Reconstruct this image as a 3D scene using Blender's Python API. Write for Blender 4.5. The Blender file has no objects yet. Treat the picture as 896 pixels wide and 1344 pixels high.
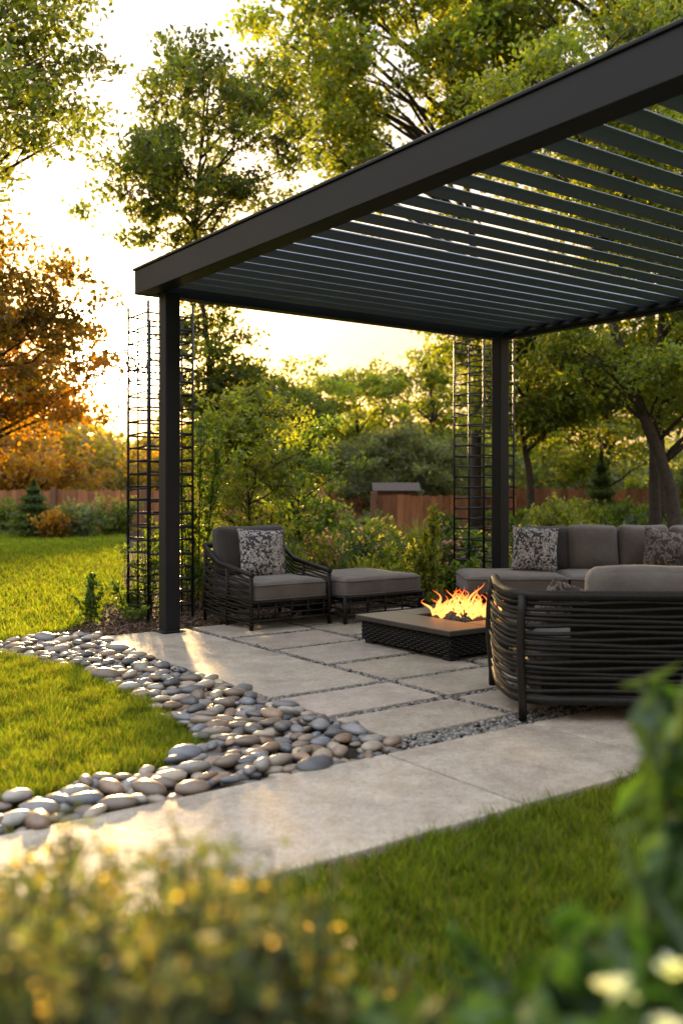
import bpy, bmesh, math, random
import numpy as np
from mathutils import Vector, Matrix
random.seed(7); rng=np.random.default_rng(7)
scene=bpy.context.scene
COL=scene.collection
# ---------------------------------------------------------------- frame of the garden
ANG=math.radians(36)
U=np.array([math.cos(ANG),math.sin(ANG),0.]); Vv=np.array([-math.sin(ANG),math.cos(ANG),0.])
A0=np.array([-1.33,7.31,0.])
def W(s,t,z=0.): return A0+s*U+t*Vv+np.array([0,0,z])
def ST(x,y):
    dx=x-A0[0]; dy=y-A0[1]
    return dx*U[0]+dy*U[1], dx*Vv[0]+dy*Vv[1]
# ---------------------------------------------------------------- mesh builder
class MB:
    def __init__(s): s.V=[];s.F3=[];s.F4=[];s.C=[];s.n=0
    def add(s,v,f,c=(1,1,1)):
        v=np.asarray(v,float).reshape(-1,3)
        c=np.asarray(c,float)
        if c.ndim==1: c=np.tile(c[:3],(len(v),1))
        s.V.append(v); s.C.append(c)
        if isinstance(f,tuple): fs=f
        else: fs=(f,)
        for a in fs:
            a=np.asarray(a,int)
            if a.size==0: continue
            (s.F3 if a.shape[1]==3 else s.F4).append(a+s.n)
        s.n+=len(v)
    def build(s,name,mat,smooth=False,parent=None,loc=None,rotz=0):
        V=np.concatenate(s.V); C=np.concatenate(s.C)
        f3=np.concatenate(s.F3) if s.F3 else np.zeros((0,3),int)
        f4=np.concatenate(s.F4) if s.F4 else np.zeros((0,4),int)
        me=bpy.data.meshes.new(name)
        me.vertices.add(len(V)); me.vertices.foreach_set('co',V.astype(np.float32).ravel())
        nl=f3.size+f4.size
        me.loops.add(nl); me.loops.foreach_set('vertex_index',np.concatenate([f3.ravel(),f4.ravel()]).astype(np.int32))
        npoly=len(f3)+len(f4); me.polygons.add(npoly)
        st=np.concatenate([np.arange(len(f3))*3, f3.size+np.arange(len(f4))*4]).astype(np.int32)
        me.polygons.foreach_set('loop_start',st)
        me.polygons.foreach_set('use_smooth',np.full(npoly,smooth))
        me.update(calc_edges=True)
        ca=me.color_attributes.new('Col','FLOAT_COLOR','POINT')
        ca.data.foreach_set('color',np.hstack([C,np.ones((len(C),1))]).astype(np.float32).ravel())
        me.materials.append(mat)
        ob=bpy.data.objects.new(name,me); COL.objects.link(ob)
        if parent: ob.parent=parent
        if loc is not None: ob.location=loc
        ob.rotation_euler[2]=rotz
        return ob
def empty(name,loc=(0,0,0),rotz=0):
    e=bpy.data.objects.new(name,None); e.location=loc; e.rotation_euler[2]=rotz; e.empty_display_size=.1; COL.objects.link(e); return e
def bm_arrays(bm):
    bm.verts.ensure_lookup_table(); bm.verts.index_update()
    v=np.array([p.co[:] for p in bm.verts])
    f3=[[q.index for q in f.verts] for f in bm.faces if len(f.verts)==3]
    f4=[[q.index for q in f.verts] for f in bm.faces if len(f.verts)==4]
    return v,(np.array(f3,int).reshape(-1,3),np.array(f4,int).reshape(-1,4))
def rz(v,a):
    c,s=math.cos(a),math.sin(a); R=np.array([[c,-s,0],[s,c,0],[0,0,1]]); return v@R.T
def box(size,bev=0.006,seg=1):
    bm=bmesh.new(); bmesh.ops.create_cube(bm,size=1)
    for p in bm.verts: p.co=Vector((p.co.x*size[0],p.co.y*size[1],p.co.z*size[2]))
    if bev>0: bmesh.ops.bevel(bm,geom=bm.edges[:],offset=bev,segments=seg,affect='EDGES',profile=.5)
    r=bm_arrays(bm); bm.free(); return r
def add_box(mb,c,size,rot=0,bev=0.006,col=(1,1,1),seg=1):
    v,f=box(size,bev,seg); mb.add(rz(v,rot)+np.array(c),f,col)
_g=None
def gridcube():
    global _g
    if _g is None:
        bm=bmesh.new(); bmesh.ops.create_cube(bm,size=2)
        bmesh.ops.subdivide_edges(bm,edges=bm.edges[:],cuts=15,use_grid_fill=True)
        _g=bm_arrays(bm); bm.free()
    return _g[0].copy(),_g[1]
def cushion(size,r=.045,puff=.02,seed=0,wr=.005):
    v,f=gridcube(); p=np.sin(v*math.pi/2); h=np.array(size)/2
    r=min(r,min(h)*.95); q=np.clip(p*h,-(h-r),(h-r)); d=p*h-q
    d=d/np.maximum(np.linalg.norm(d,axis=1,keepdims=True),1e-9)
    o=q+d*r
    ax=int(np.argmin(h)); oth=[i for i in range(3) if i!=ax]
    w=(1-p[:,oth[0]]**4)*(1-p[:,oth[1]]**4)
    o[:,ax]+=np.sign(p[:,ax])*puff*w*np.abs(p[:,ax])
    k=seed*1.7
    o[:,ax]+=wr*np.sin(9*o[:,oth[0]]+5*o[:,oth[1]]+k)*np.sin(11*o[:,oth[1]]-4*o[:,oth[0]]+k*2)
    o[:,oth[1]]+=wr*.8*np.sin(13*o[:,oth[0]]+k)*p[:,oth[1]]
    return o,f
def pillow(sz,th=.15):
    v,f=gridcube(); p=v.copy()
    x,y=np.sin(p[:,0]*math.pi/2),np.sin(p[:,2]*math.pi/2)
    t=np.sqrt(np.maximum((1-np.abs(x)**2.6)*(1-np.abs(y)**2.6),0))*th/2+.004
    k=1-.07*(1-np.abs(y)**2)*np.abs(x)**3; k2=1-.07*(1-np.abs(x)**2)*np.abs(y)**3
    o=np.stack([x*sz/2*k,p[:,1]*t,y*sz/2*k2],1)
    o[:,1]+=.004*np.sin(20*x+9*y)
    return o,f
def rot_x(v,a):
    c,s=math.cos(a),math.sin(a); return v@np.array([[1,0,0],[0,c,-s],[0,s,c]]).T
def tube(pts,rad,n=6,closed=False):
    P=np.asarray(pts,float); m=len(P); rad=np.broadcast_to(np.asarray(rad,float),(m,))
    T=np.gradient(P,axis=0); T/=np.maximum(np.linalg.norm(T,axis=1,keepdims=True),1e-9)
    up=np.array([0,0,1.]) if abs(T[:,2]).mean()<.8 else np.array([1.,0,0])
    N=np.cross(T,up); N/=np.maximum(np.linalg.norm(N,axis=1,keepdims=True),1e-9); B=np.cross(T,N)
    a=np.linspace(0,2*math.pi,n,endpoint=False)
    V=P[:,None,:]+rad[:,None,None]*(np.cos(a)[None,:,None]*N[:,None,:]+np.sin(a)[None,:,None]*B[:,None,:])
    i=np.arange(m-1)[:,None]*n; j=np.arange(n)[None,:]; j2=(j+1)%n
    F=np.stack([i+j,i+j2,i+n+j2,i+n+j],-1).reshape(-1,4)
    V=V.reshape(-1,3)
    V=np.vstack([V,P[:1],P[-1:]]); c0=m*n;c1=c0+1
    jj=np.arange(n); f3=np.vstack([np.stack([jj,np.full(n,c0),(jj+1)%n],1),np.stack([(m-1)*n+jj,(m-1)*n+(jj+1)%n,np.full(n,c1)],1)])
    return V,(f3,F)
def bez(a,b,c,n=6):
    t=np.linspace(0,1,n)[:,None]; return (1-t)**2*np.array(a)+2*t*(1-t)*np.array(b)+t*t*np.array(c)
def leaves(C,L,Wd,cols,flat=.0,up=None):
    n=len(C); a=rng.normal(size=(n,3)); 
    if up is not None: a=a*.6+np.array(up)
    a/=np.linalg.norm(a,axis=1,keepdims=True)
    r=rng.normal(size=(n,3)); b=np.cross(a,r); b/=np.linalg.norm(b,axis=1,keepdims=True)
    nn=np.cross(a,b)
    L=(L*rng.uniform(.7,1.3,n))[:,None]; Wd=(Wd*rng.uniform(.7,1.3,n))[:,None]
    V=np.stack([C-a*L/2, C+b*Wd/2-a*L*.05+nn*L*.1, C+a*L/2, C-b*Wd/2-a*L*.05+nn*L*.1],1).reshape(-1,3)
    F=np.arange(n*4).reshape(n,4)
    return V,F,np.repeat(cols,4,axis=0)
# ---------------------------------------------------------------- materials
def nmat(name):
    m=bpy.data.materials.new(name); m.use_nodes=True; nt=m.node_tree; nt.nodes.clear()
    out=nt.nodes.new('ShaderNodeOutputMaterial'); return m,nt,out
def N(nt,t,**k):
    n=nt.nodes.new(t)
    for a,b in k.items(): setattr(n,a,b)
    return n
def mixcol(nt,fac,a,b,mode='MIX'):
    m=N(nt,'ShaderNodeMix',data_type='RGBA',blend_type=mode)
    for sock,v in ((m.inputs[0],fac),(m.inputs[6],a),(m.inputs[7],b)):
        if hasattr(v,'is_linked') or hasattr(v,'links'): nt.links.new(v,sock)
        else: sock.default_value=v if isinstance(v,(int,float)) else (*v[:3],1)
    return m.outputs[2]
def noise(nt,scale,detail=4,rough=.6,vec=None):
    n=N(nt,'ShaderNodeTexNoise'); n.inputs['Scale'].default_value=scale; n.inputs['Detail'].default_value=detail; n.inputs['Roughness'].default_value=rough
    if vec: nt.links.new(vec,n.inputs['Vector'])
    return n.outputs['Fac']
def ramp(nt,fac,stops):
    r=N(nt,'ShaderNodeValToRGB'); e=r.color_ramp.elements
    while len(e)<len(stops): e.new(.5)
    for i,(p,c) in enumerate(stops): e[i].position=p; e[i].color=(*c,1)
    nt.links.new(fac,r.inputs[0]); return r.outputs[0]
def objvec(nt): return N(nt,'ShaderNodeTexCoord').outputs['Object']
def bump(nt,h,strength=.3,dist=.01):
    b=N(nt,'ShaderNodeBump'); b.inputs['Strength'].default_value=strength; b.inputs['Distance'].default_value=dist
    nt.links.new(h,b.inputs['Height']); return b.outputs[0]
def principled(nt,out,col,rough=.6,metal=0,normal=None,spec=.5,coat=0):
    p=N(nt,'ShaderNodeBsdfPrincipled')
    if hasattr(col,'links'): nt.links.new(col,p.inputs['Base Color'])
    else: p.inputs['Base Color'].default_value=(*col,1)
    if hasattr(rough,'links'): nt.links.new(rough,p.inputs['Roughness'])
    else: p.inputs['Roughness'].default_value=rough
    p.inputs['Metallic'].default_value=metal; p.inputs['Specular IOR Level'].default_value=spec
    if normal: nt.links.new(normal,p.inputs['Normal'])
    if out: nt.links.new(p.outputs[0],out.inputs[0])
    return p
def vcol(nt): 
    a=N(nt,'ShaderNodeAttribute',attribute_name='Col'); return a.outputs['Color']
def leafmat(name,trans=.5,tint=(1.6,1.5,.7),rough=.45,spec=.4):
    m,nt,out=nmat(name); c=vcol(nt)
    p=principled(nt,None,c,rough,spec=spec)
    t=N(nt,'ShaderNodeBsdfTranslucent'); nt.links.new(mixcol(nt,1.0,c,tint,'MULTIPLY'),t.inputs[0])
    mx=N(nt,'ShaderNodeMixShader'); mx.inputs[0].default_value=trans
    nt.links.new(p.outputs[0],mx.inputs[1]); nt.links.new(t.outputs[0],mx.inputs[2]); nt.links.new(mx.outputs[0],out.inputs[0]); return m
M_leaf=leafmat('leaf',.52,(2.75,2.45,.7))
M_grass=leafmat('grass_blade',.5,(2.6,2.4,.75),.6,.15)
def m_bark():
    m,nt,o=nmat('bark'); v=objvec(nt); f=noise(nt,14,6,.7,v)
    principled(nt,o,ramp(nt,f,[(.3,(.014,.010,.008)),(.7,(.055,.038,.027))]),.9,normal=bump(nt,f,.8,.03)); return m
M_bark=m_bark()
def m_ground():
    m,nt,o=nmat('turf'); v=objvec(nt); f=noise(nt,.7,5,.6,v); g=noise(nt,60,4,.7,v)
    c=ramp(nt,f,[(.3,(.042,.078,.010)),(.7,(.08,.12,.018))]); c=mixcol(nt,.6,c,ramp(nt,g,[(.3,(.3,.3,.3)),(.7,(1.2,1.2,1.0))]),'MULTIPLY')
    principled(nt,o,c,.95,normal=bump(nt,g,.8,.03),spec=.1); return m
def m_soil(name,a,b,sc=30):
    m,nt,o=nmat(name); v=objvec(nt); f=noise(nt,sc,6,.7,v)
    principled(nt,o,ramp(nt,f,[(.3,a),(.7,b)]),.95,normal=bump(nt,f,1,.03),spec=.15); return m
def m_slab():
    m,nt,o=nmat('limestone_paving'); v=objvec(nt); f=noise(nt,2.2,6,.65,v); g=noise(nt,40,5,.7,v); w=noise(nt,7,5,.75,v); sp=noise(nt,160,2,.5,v)
    c=ramp(nt,f,[(.25,(.23,.20,.17)),(.5,(.31,.275,.235)),(.75,(.37,.32,.26))])
    c=mixcol(nt,.6,c,ramp(nt,w,[(.35,(.6,.55,.5)),(.6,(1.05,1.05,1.05))]),'MULTIPLY')
    c=mixcol(nt,.7,c,ramp(nt,g,[(.3,(.68,.68,.68)),(.6,(1.08,1.08,1.08))]),'MULTIPLY')
    c=mixcol(nt,.5,c,ramp(nt,sp,[(.35,(.55,.52,.5)),(.5,(1.05,1.05,1.05))]),'MULTIPLY')
    c=mixcol(nt,1.0,c,vcol(nt),'MULTIPLY')
    ad=N(nt,'ShaderNodeMath',operation='ADD'); nt.links.new(g,ad.inputs[0]); nt.links.new(w,ad.inputs[1])
    principled(nt,o,c,ramp(nt,w,[(.3,(.55,.55,.55)),(.7,(.85,.85,.85))]),normal=bump(nt,ad.outputs[0],.45,.014),spec=.3); return m
def m_stone(name,rough=.45):
    m,nt,o=nmat(name); v=objvec(nt); g=noise(nt,25,5,.7,v)
    c=mixcol(nt,.7,vcol(nt),ramp(nt,g,[(.3,(.6,.6,.6)),(.7,(1.25,1.2,1.15))]),'MULTIPLY')
    principled(nt,o,c,rough,normal=bump(nt,g,.2,.004)); return m
def m_metal():
    m,nt,o=nmat('dark_powder_coat'); v=objvec(nt); g=noise(nt,180,2,.5,v); f=noise(nt,1.5,4,.6,v)
    principled(nt,o,ramp(nt,f,[(.3,(.007,.008,.011)),(.7,(.012,.013,.017))]),ramp(nt,f,[(.3,(.38,.38,.38)),(.7,(.5,.5,.5))]),normal=bump(nt,g,.08,.002),spec=.22); return m
def m_louver():
    m,nt,o=nmat('louver_aluminium'); v=objvec(nt); f=noise(nt,1.3,4,.6,v)
    principled(nt,o,ramp(nt,f,[(.3,(.085,.112,.18)),(.7,(.11,.14,.215))]),.4,spec=.5); return m
def m_wicker():
    m,nt,o=nmat('wicker'); v=objvec(nt); f=noise(nt,50,3,.6,v)
    principled(nt,o,ramp(nt,f,[(.3,(.005,.0045,.004)),(.7,(.013,.011,.010))]),.5,normal=bump(nt,f,.5,.003),spec=.22); return m
def m_fabric(name,a,b):
    m,nt,o=nmat(name); v=objvec(nt)
    f=noise(nt,5,4,.6,v); f2=noise(nt,9,3,.5,v)
    w1=N(nt,'ShaderNodeTexVoronoi'); w1.inputs['Scale'].default_value=350; nt.links.new(v,w1.inputs['Vector'])
    c=ramp(nt,f,[(.3,a),(.7,b)]); c=mixcol(nt,.35,c,ramp(nt,w1.outputs['Distance'],[(0,(.6,.6,.6)),(.6,(1.3,1.3,1.3))]),'MULTIPLY')
    b2=bump(nt,f2,.5,.03); b=N(nt,'ShaderNodeBump'); b.inputs['Strength'].default_value=.4; b.inputs['Distance'].default_value=.002; nt.links.new(w1.outputs['Distance'],b.inputs['Height']); nt.links.new(b2,b.inputs['Normal'])
    p=principled(nt,o,c,.9,normal=b.outputs[0],spec=.2); p.inputs['Sheen Weight'].default_value=.15; return m
def m_pattern(name,dark,light,sc=24):
    m,nt,o=nmat(name); v=objvec(nt)
    n1=N(nt,'ShaderNodeTexNoise'); n1.inputs['Scale'].default_value=sc; n1.inputs['Detail'].default_value=1.5; n1.inputs['Distortion'].default_value=1.6; nt.links.new(v,n1.inputs['Vector'])
    r=N(nt,'ShaderNodeValToRGB'); r.color_ramp.interpolation='CONSTANT'; e=r.color_ramp.elements; e[0].color=(*dark,1); e[0].position=0; e[1].position=.49; e[1].color=(*light,1)
    x=e.new(.56); x.color=(*dark,1); y=e.new(.6); y.color=(*light,1); z=e.new(.68); z.color=(*dark,1)
    nt.links.new(n1.outputs['Fac'],r.inputs[0]); principled(nt,o,r.outputs[0],.9,spec=.2); return m
def m_wood():
    m,nt,o=nmat('fence_wood'); v=objvec(nt); mp=N(nt,'ShaderNodeMapping'); mp.inputs['Scale'].default_value=(12,12,1.2); nt.links.new(v,mp.inputs[0])
    f=noise(nt,2,6,.7,mp.outputs[0]); c=mixcol(nt,.8,vcol(nt),ramp(nt,f,[(.3,(.5,.5,.5)),(.7,(1.3,1.3,1.3))]),'MULTIPLY')
    principled(nt,o,c,.85,normal=bump(nt,f,.4,.01)); return m
def m_top():
    m,nt,o=nmat('table_top'); v=objvec(nt); f=noise(nt,9,6,.7,v)
    principled(nt,o,ramp(nt,f,[(.3,(.022,.020,.019)),(.7,(.042,.036,.031))]),.38,normal=bump(nt,f,.15,.003),spec=.35); return m
def m_flame():
    m,nt,o=nmat('flame'); c=vcol(nt); e=N(nt,'ShaderNodeEmission'); nt.links.new(c,e.inputs[0]); e.inputs[1].default_value=3.2
    lw=N(nt,'ShaderNodeLayerWeight'); lw.inputs[0].default_value=.4
    tr=N(nt,'ShaderNodeBsdfTransparent'); mx=N(nt,'ShaderNodeMixShader')
    r=ramp(nt,lw.outputs['Facing'],[(.1,(.25,.25,.25)),(.8,(1,1,1))])
    nt.links.new(r,mx.inputs[0]); nt.links.new(e.outputs[0],mx.inputs[1]); nt.links.new(tr.outputs[0],mx.inputs[2]); nt.links.new(mx.outputs[0],o.inputs[0]); return m
M_ground=m_ground(); M_mulch=m_soil('mulch_soil',(.018,.011,.007),(.07,.042,.026)); M_bed=m_soil('bed_grit',(.012,.011,.010),(.05,.042,.033),60)
M_slab=m_slab(); M_stone=m_stone('river_stone',.4); M_gravel=m_stone('gravel_stone',.7)
M_metal=m_metal(); M_louver=m_louver(); M_wick=m_wicker(); M_top=m_top(); M_flame=m_flame(); M_wood=m_wood()
M_fab=m_fabric('taupe_canvas',(.082,.072,.066),(.112,.099,.090)); M_fabd=m_fabric('charcoal_canvas',(.033,.030,.029),(.046,.042,.040))
M_pat=m_pattern('damask_print',(.045,.045,.055),(.42,.40,.38)); M_pat2=m_pattern('brown_print',(.05,.038,.032),(.17,.145,.13),16)
M_chip=m_stone('bark_chip',.9)
# ---------------------------------------------------------------- ground regions
def lerp_edge(t):
    return np.interp(t,[-3.3,-3.04,-2.1,-1.05,-.2,.1],[-1.75,-1.28,-1.12,-1.06,-1.28,-1.6])
def region(x,y):
    s,t=ST(x,y); r=np.zeros(np.shape(x),int)
    bed=(x>-.228*y-.02)&(y>8.6)&(y<27)
    e=np.interp(t,[.3,.59,1.98,3],[-1.05,-.62,.30,.9])+.06*np.sin(t*9)
    bed|=(t>.1)&(t<3.0)&(s>e)
    r[bed]=2
    walk=(t<-3.6)&(t>-4.38); r[walk]=4
    pat=(s>-.59)&(t>-3.6)&(t<.12); r[pat]=3
    rock=(~pat)&(t>-3.6)&(((s>lerp_edge(t))&(t<.32)&(s<-.5))|((t<-3.24+.05*np.sin(s*3))&(s<-.5))|((t>-.16+.06*np.sin(s*2.3))&(t<.3)&(s<-.59)))
    r[rock]=1
    return r
def sheet(name,poly,z,mat):
    me=bpy.data.meshes.new(name); me.from_pydata([(p[0],p[1],z) for p in poly],[],[list(range(len(poly)))]); me.materials.append(mat)
    ob=bpy.data.objects.new(name,me); COL.objects.link(ob); return ob
sheet('ground',[(-400,-200),(400,-200),(400,600),(-400,600)],0,M_ground)
def stp(l): return [W(s,t)[:2] for s,t in l]
sheet('mulch_bed',stp([(-1.05,.28),(-.62,.59),(-.12,1.3),(.30,1.98)])[::-1]+[tuple(W(-1.05,.1)[:2]),tuple(W(5.5,.1)[:2]),(9,12),(9,26),(-6.0,26)],.004,M_mulch)
sheet('rock_bed',stp([(-.5,-3.62),(-.5,.32),(-5,.30),(-5,-.14),(-2.5,-.12),(-1.6,-.04),(-1.28,-.2),(-1.06,-1.05),(-1.12,-2.1),(-1.28,-3.04),(-1.7,-3.24),(-6,-3.24),(-6,-3.62)]),.008,M_bed)
sheet('gravel_bed',stp([(-.6,-3.62),(5.2,-3.62),(5.2,.12),(-.6,.12)]),.012,M_bed)
mb=MB()
colsS=[(-.57,.19),(.24,.99),(1.04,1.79),(1.84,2.59),(2.64,3.39),(3.44,4.4)]
for ci,(a,b) in enumerate(colsS):
    rows=[(-2.41,.1),(-2.93,-2.47),(-3.42,-2.98)] if ci==0 else ([(-.52,.1),(-1.14,-.57),(-1.80,-1.19),(-2.41,-1.85),(-2.93,-2.46),(-3.42,-2.98)] if ci%2 else [(-.32,.1),(-.94,-.37),(-1.5,-.99),(-2.21,-1.55),(-2.83,-2.26),(-3.42,-2.88)])
    for (c,d) in rows:
        k=rng.uniform(.86,1.1); tint=(k,k*rng.uniform(.97,1.0),k*rng.uniform(.92,1.0))
        p=W((a+b)/2,(c+d)/2,.005+rng.uniform(-.003,.003)); add_box(mb,p,(b-a-.016,d-c-.016,.06),ANG+rng.uniform(-.006,.006),.006,tint,2)
mb.build('stone_patio',M_slab)
mb=MB()
for a,b in [(-8,-5.6),(-5.6,-3.2),(-3.2,-.74),(-.74,.14),(.14,1.6),(1.6,3.2),(3.2,5)]:
    k=rng.uniform(.95,1.12); add_box(mb,W((a+b)/2,-3.99,.0),(b-a-.012,.78,.07),ANG,.006,(k,k*.98,k*.95),2)
mb.build('walkway',M_slab)
# stones
bm=bmesh.new(); bmesh.ops.create_icosphere(bm,subdivisions=2,radius=1); ico2=bm_arrays(bm); bm.free()
bm=bmesh.new(); bmesh.ops.create_icosphere(bm,subdivisions=1,radius=1); ico1=bm_arrays(bm); bm.free()
def stone(mb,c,sz,col,ico=ico2,nz=.12):
    v=ico[0]; k=rng.uniform(0,6,3); d=1+nz*np.sin(v[:,0]*2.3+k[0])*np.cos(v[:,1]*2+k[1])+nz*.6*np.sin(v[:,2]*3+k[2]+v[:,0]*2)
    v=v*d[:,None]*np.array(sz)
    v=rot_x(v,rng.normal(0,.2)); v=rz(v,rng.normal(.55,.7)); mb.add(v+np.array(c),ico[1],col)
pal=np.array([(.10,.11,.13),(.14,.14,.15),(.06,.063,.073),(.21,.175,.14),(.17,.115,.08),(.125,.095,.075),(.20,.19,.175),(.08,.075,.075),(.15,.115,.088),(.25,.21,.165)])
mb=MB()
def dart(n,rmin,rmax,z0,reg,bx,cond=None,over=.8):
    pts=rng.uniform([bx[0],bx[2]],[bx[1],bx[3]],(n,2)); P=np.zeros((0,3)); R=region(pts[:,0],pts[:,1])
    for (x,y),rr in zip(pts,R):
        if rr!=reg: continue
        if cond and not cond(x,y): continue
        r=rng.uniform(rmin,rmax)*(1.3 if rng.random()<.15 else 1)
        if len(P) and np.any((P[:,0]-x)**2+(P[:,1]-y)**2<(over*(P[:,2]+r))**2): continue
        P=np.vstack([P,[x,y,r]])
    return P
bx=(-4.2,1.2,2.6,8.4)
for z0,n,ra,rb,ov in ((.012,14000,.024,.05,.76),(.034,5000,.030,.054,.86)):
    for x,y,r in dart(n,ra,rb,z0,1,bx,over=ov):
        c=pal[rng.integers(len(pal))]*rng.uniform(.75,1.25)
        stone(mb,(x,y,z0+rng.uniform(0,.012)),(r*1.4,r*.85,r*.5),c)
mb.build('river_rocks',M_stone,True)
mb=MB()
def gpoint(n):
    s=rng.uniform(-.6,4,n); t=rng.uniform(-3.6,.1,n); keep=np.zeros(n,bool)
    keep|=t<-3.42
    h=.042
    keep|=(np.abs(s-.215)<h)|(np.abs(s-1.015)<h)|(np.abs(s-1.815)<h)|(np.abs(s-2.6)<h)|(np.abs(s+.585)<.02)
    for tt in (-2.44,-2.955): keep|=(np.abs(t-tt)<h)&(s<1.0)
    for tt in (-.545,-1.165,-1.825,-2.44,-2.955): keep|=(np.abs(t-tt)<h)&(s>.2)&(s<1.0)|(np.abs(t-tt)<h)&(s>1.8)&(s<2.6)
    for tt in (-.345,-.965,-1.525,-2.235,-2.855): keep|=(np.abs(t-tt)<h)&(s>1.0)&(s<1.8)
    return s[keep],t[keep]
ss,tt=gpoint(52000)
for s,t in zip(ss,tt):
    r=rng.uniform(.007,.014); k=rng.uniform(.04,.22); stone(mb,W(s,t,.017+rng.uniform(0,.010)),(r*1.2,r,r*.8),(k,k*.95,k*.9),ico1)
mb.build('gravel',M_gravel,True)
mb=MB(); n=30000
x=rng.uniform(-3.2,4,n); y=7.2+rng.power(.6,n)*7; k=region(x,y)==2; x=x[k]; y=y[k]; n=len(x)
g=rng.uniform(.03,.16,n)[:,None]; cols=np.hstack([g,g*.62,g*.4])
V_,F_,C_=leaves(np.stack([x,y,.015+rng.uniform(0,.02,n)],1),.05,.016,cols); V_[:,2]=np.abs(V_[:,2]*.7)+.006
mb.add(V_,F_,C_); mb.build('mulch_chips',M_chip)
# ---------------------------------------------------------------- grass
def blades(x,y,h,w,bright=1.0):
    n=len(x); a=rng.uniform(0,2*math.pi,n); h=h*rng.uniform(.5,1.35,n); w=w*rng.uniform(.7,1.3,n)
    lx=rng.normal(0,.45,n)*h; ly=rng.normal(0,.45,n)*h
    dx=np.cos(a)*w/2; dy=np.sin(a)*w/2; z=np.zeros(n)
    V=np.stack([np.stack([x-dx,y-dy,z],1),np.stack([x+dx,y+dy,z],1),np.stack([x+lx,y+ly,h],1)],1).reshape(-1,3)
    pn=.5+.5*np.sin(x*1.9+np.sin(y*1.3)*2)*np.sin(y*2.3+x)
    pm=.5+.5*np.sin(x*16+np.sin(y*11)*2)*np.sin(y*21+x*4)
    k=rng.uniform(.45,1.55,n)*bright*(.75+.2*pn+.45*pm); dry=rng.random(n)<.06
    yl=rng.uniform(0,.035,n)
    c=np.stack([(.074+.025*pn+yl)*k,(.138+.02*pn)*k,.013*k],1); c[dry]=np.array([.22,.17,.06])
    c3=np.repeat(c,3,axis=0).reshape(n,3,3); c3[:,:2]*=.35  # roots darker: shade between the blades put into the colour
    return V,np.arange(n*3).reshape(n,3),c3.reshape(-1,3)
def lawn(name,n,bx,h,w,cond=None,pw=None,br=1):
    x=rng.uniform(bx[0],bx[1],n); y=(bx[2]+(bx[3]-bx[2])*rng.power(pw,n)) if pw else rng.uniform(bx[2],bx[3],n)
    k=region(x+rng.normal(0,.016,n),y+rng.normal(0,.016,n))==0
    if cond: k&=cond(x,y)
    k&=np.abs(x)<.40*y+.5
    x=x[k];y=y[k]; hv=h*(1+.38*np.sin(x*19+np.sin(y*13)*2)*np.sin(y*23+x*5)+.15*np.sin(x*47+y*9)*np.sin(y*53))
    mb=MB(); V,F,C=blades(x,y,hv,w,br); mb.add(V,F,C); return mb.build(name,M_grass)
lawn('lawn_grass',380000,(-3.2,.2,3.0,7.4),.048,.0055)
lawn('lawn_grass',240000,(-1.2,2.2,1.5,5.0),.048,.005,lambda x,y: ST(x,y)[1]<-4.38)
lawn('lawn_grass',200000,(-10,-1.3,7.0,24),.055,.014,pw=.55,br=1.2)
# ---------------------------------------------------------------- pergola
per=empty('pergola')
H0=2.65; FT=.185
def stbox(mb,s0,s1,t0,t1,z0,z1,bev=.004,col=(1,1,1)):
    add_box(mb,W((s0+s1)/2,(t0+t1)/2,(z0+z1)/2),(s1-s0,t1-t0,z1-z0),ANG,bev,col,1)
S0,S1,T0,T1=-.2,3.8,-6.1,.2; bw=.12
mb=MB()
stbox(mb,S0,S0+bw,T0,T1,H0,H0+FT); stbox(mb,S1-bw,S1,T0,T1,H0,H0+FT)
stbox(mb,S0+bw+.001,S1-bw-.001,T1-bw,T1-.001,H0+.001,H0+FT-.001); stbox(mb,S0+bw+.001,S1-bw-.001,T0+.001,T0+bw,H0+.001,H0+FT-.001)
stbox(mb,S0-.012,S0+bw+.01,T0-.012,T1+.012,H0+FT+.001,H0+FT+.02,.003)
stbox(mb,S1-bw-.01,S1+.012,T0-.012,T1+.012,H0+FT+.001,H0+FT+.02,.003)
stbox(mb,S0+bw+.001,S0+bw+.05,T0+bw,T1-bw,H0+.01,H0+.035,.003); stbox(mb,S1-bw-.05,S1-bw-.001,T0+bw,T1-bw,H0+.01,H0+.035,.003)
mb.build('beams',M_metal,parent=per)
mb=MB()
for s,t in ((0,0),(3.6,0),(0,-5.9),(3.6,-5.9)):
    add_box(mb,W(s,t,(H0+.02)/2),(.125,.125,H0-.02),ANG,.008,(1,1,1),2); add_box(mb,W(s,t,.045),(.19,.19,.012),ANG,.003)
mb.build('posts',M_metal,parent=per)
mb=MB()
prof=[]
for a in np.linspace(0,2*math.pi,24,endpoint=False):
    xx=.086*math.cos(a); zz=.026*math.sin(a)- .030*(1-(xx/.086)**2); prof.append((xx,zz))
prof=np.array(prof); ta=math.radians(20); prof=prof@np.array([[math.cos(ta),math.sin(ta)],[-math.sin(ta),math.cos(ta)]])
t=T1-bw-.13
while t>T0+bw+.05:
    n=len(prof); v=[]
    for s in (S0+bw+.012,S1-bw-.012):
        for p in prof: v.append(W(s,t+p[0],H0+.105+p[1]))
    j=np.arange(n); F=np.stack([j,(j+1)%n,(j+1)%n+n,j+n],1); mb.add(v,F); t-=.206
mb.build('louvers',M_louver,True,parent=per)
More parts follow.
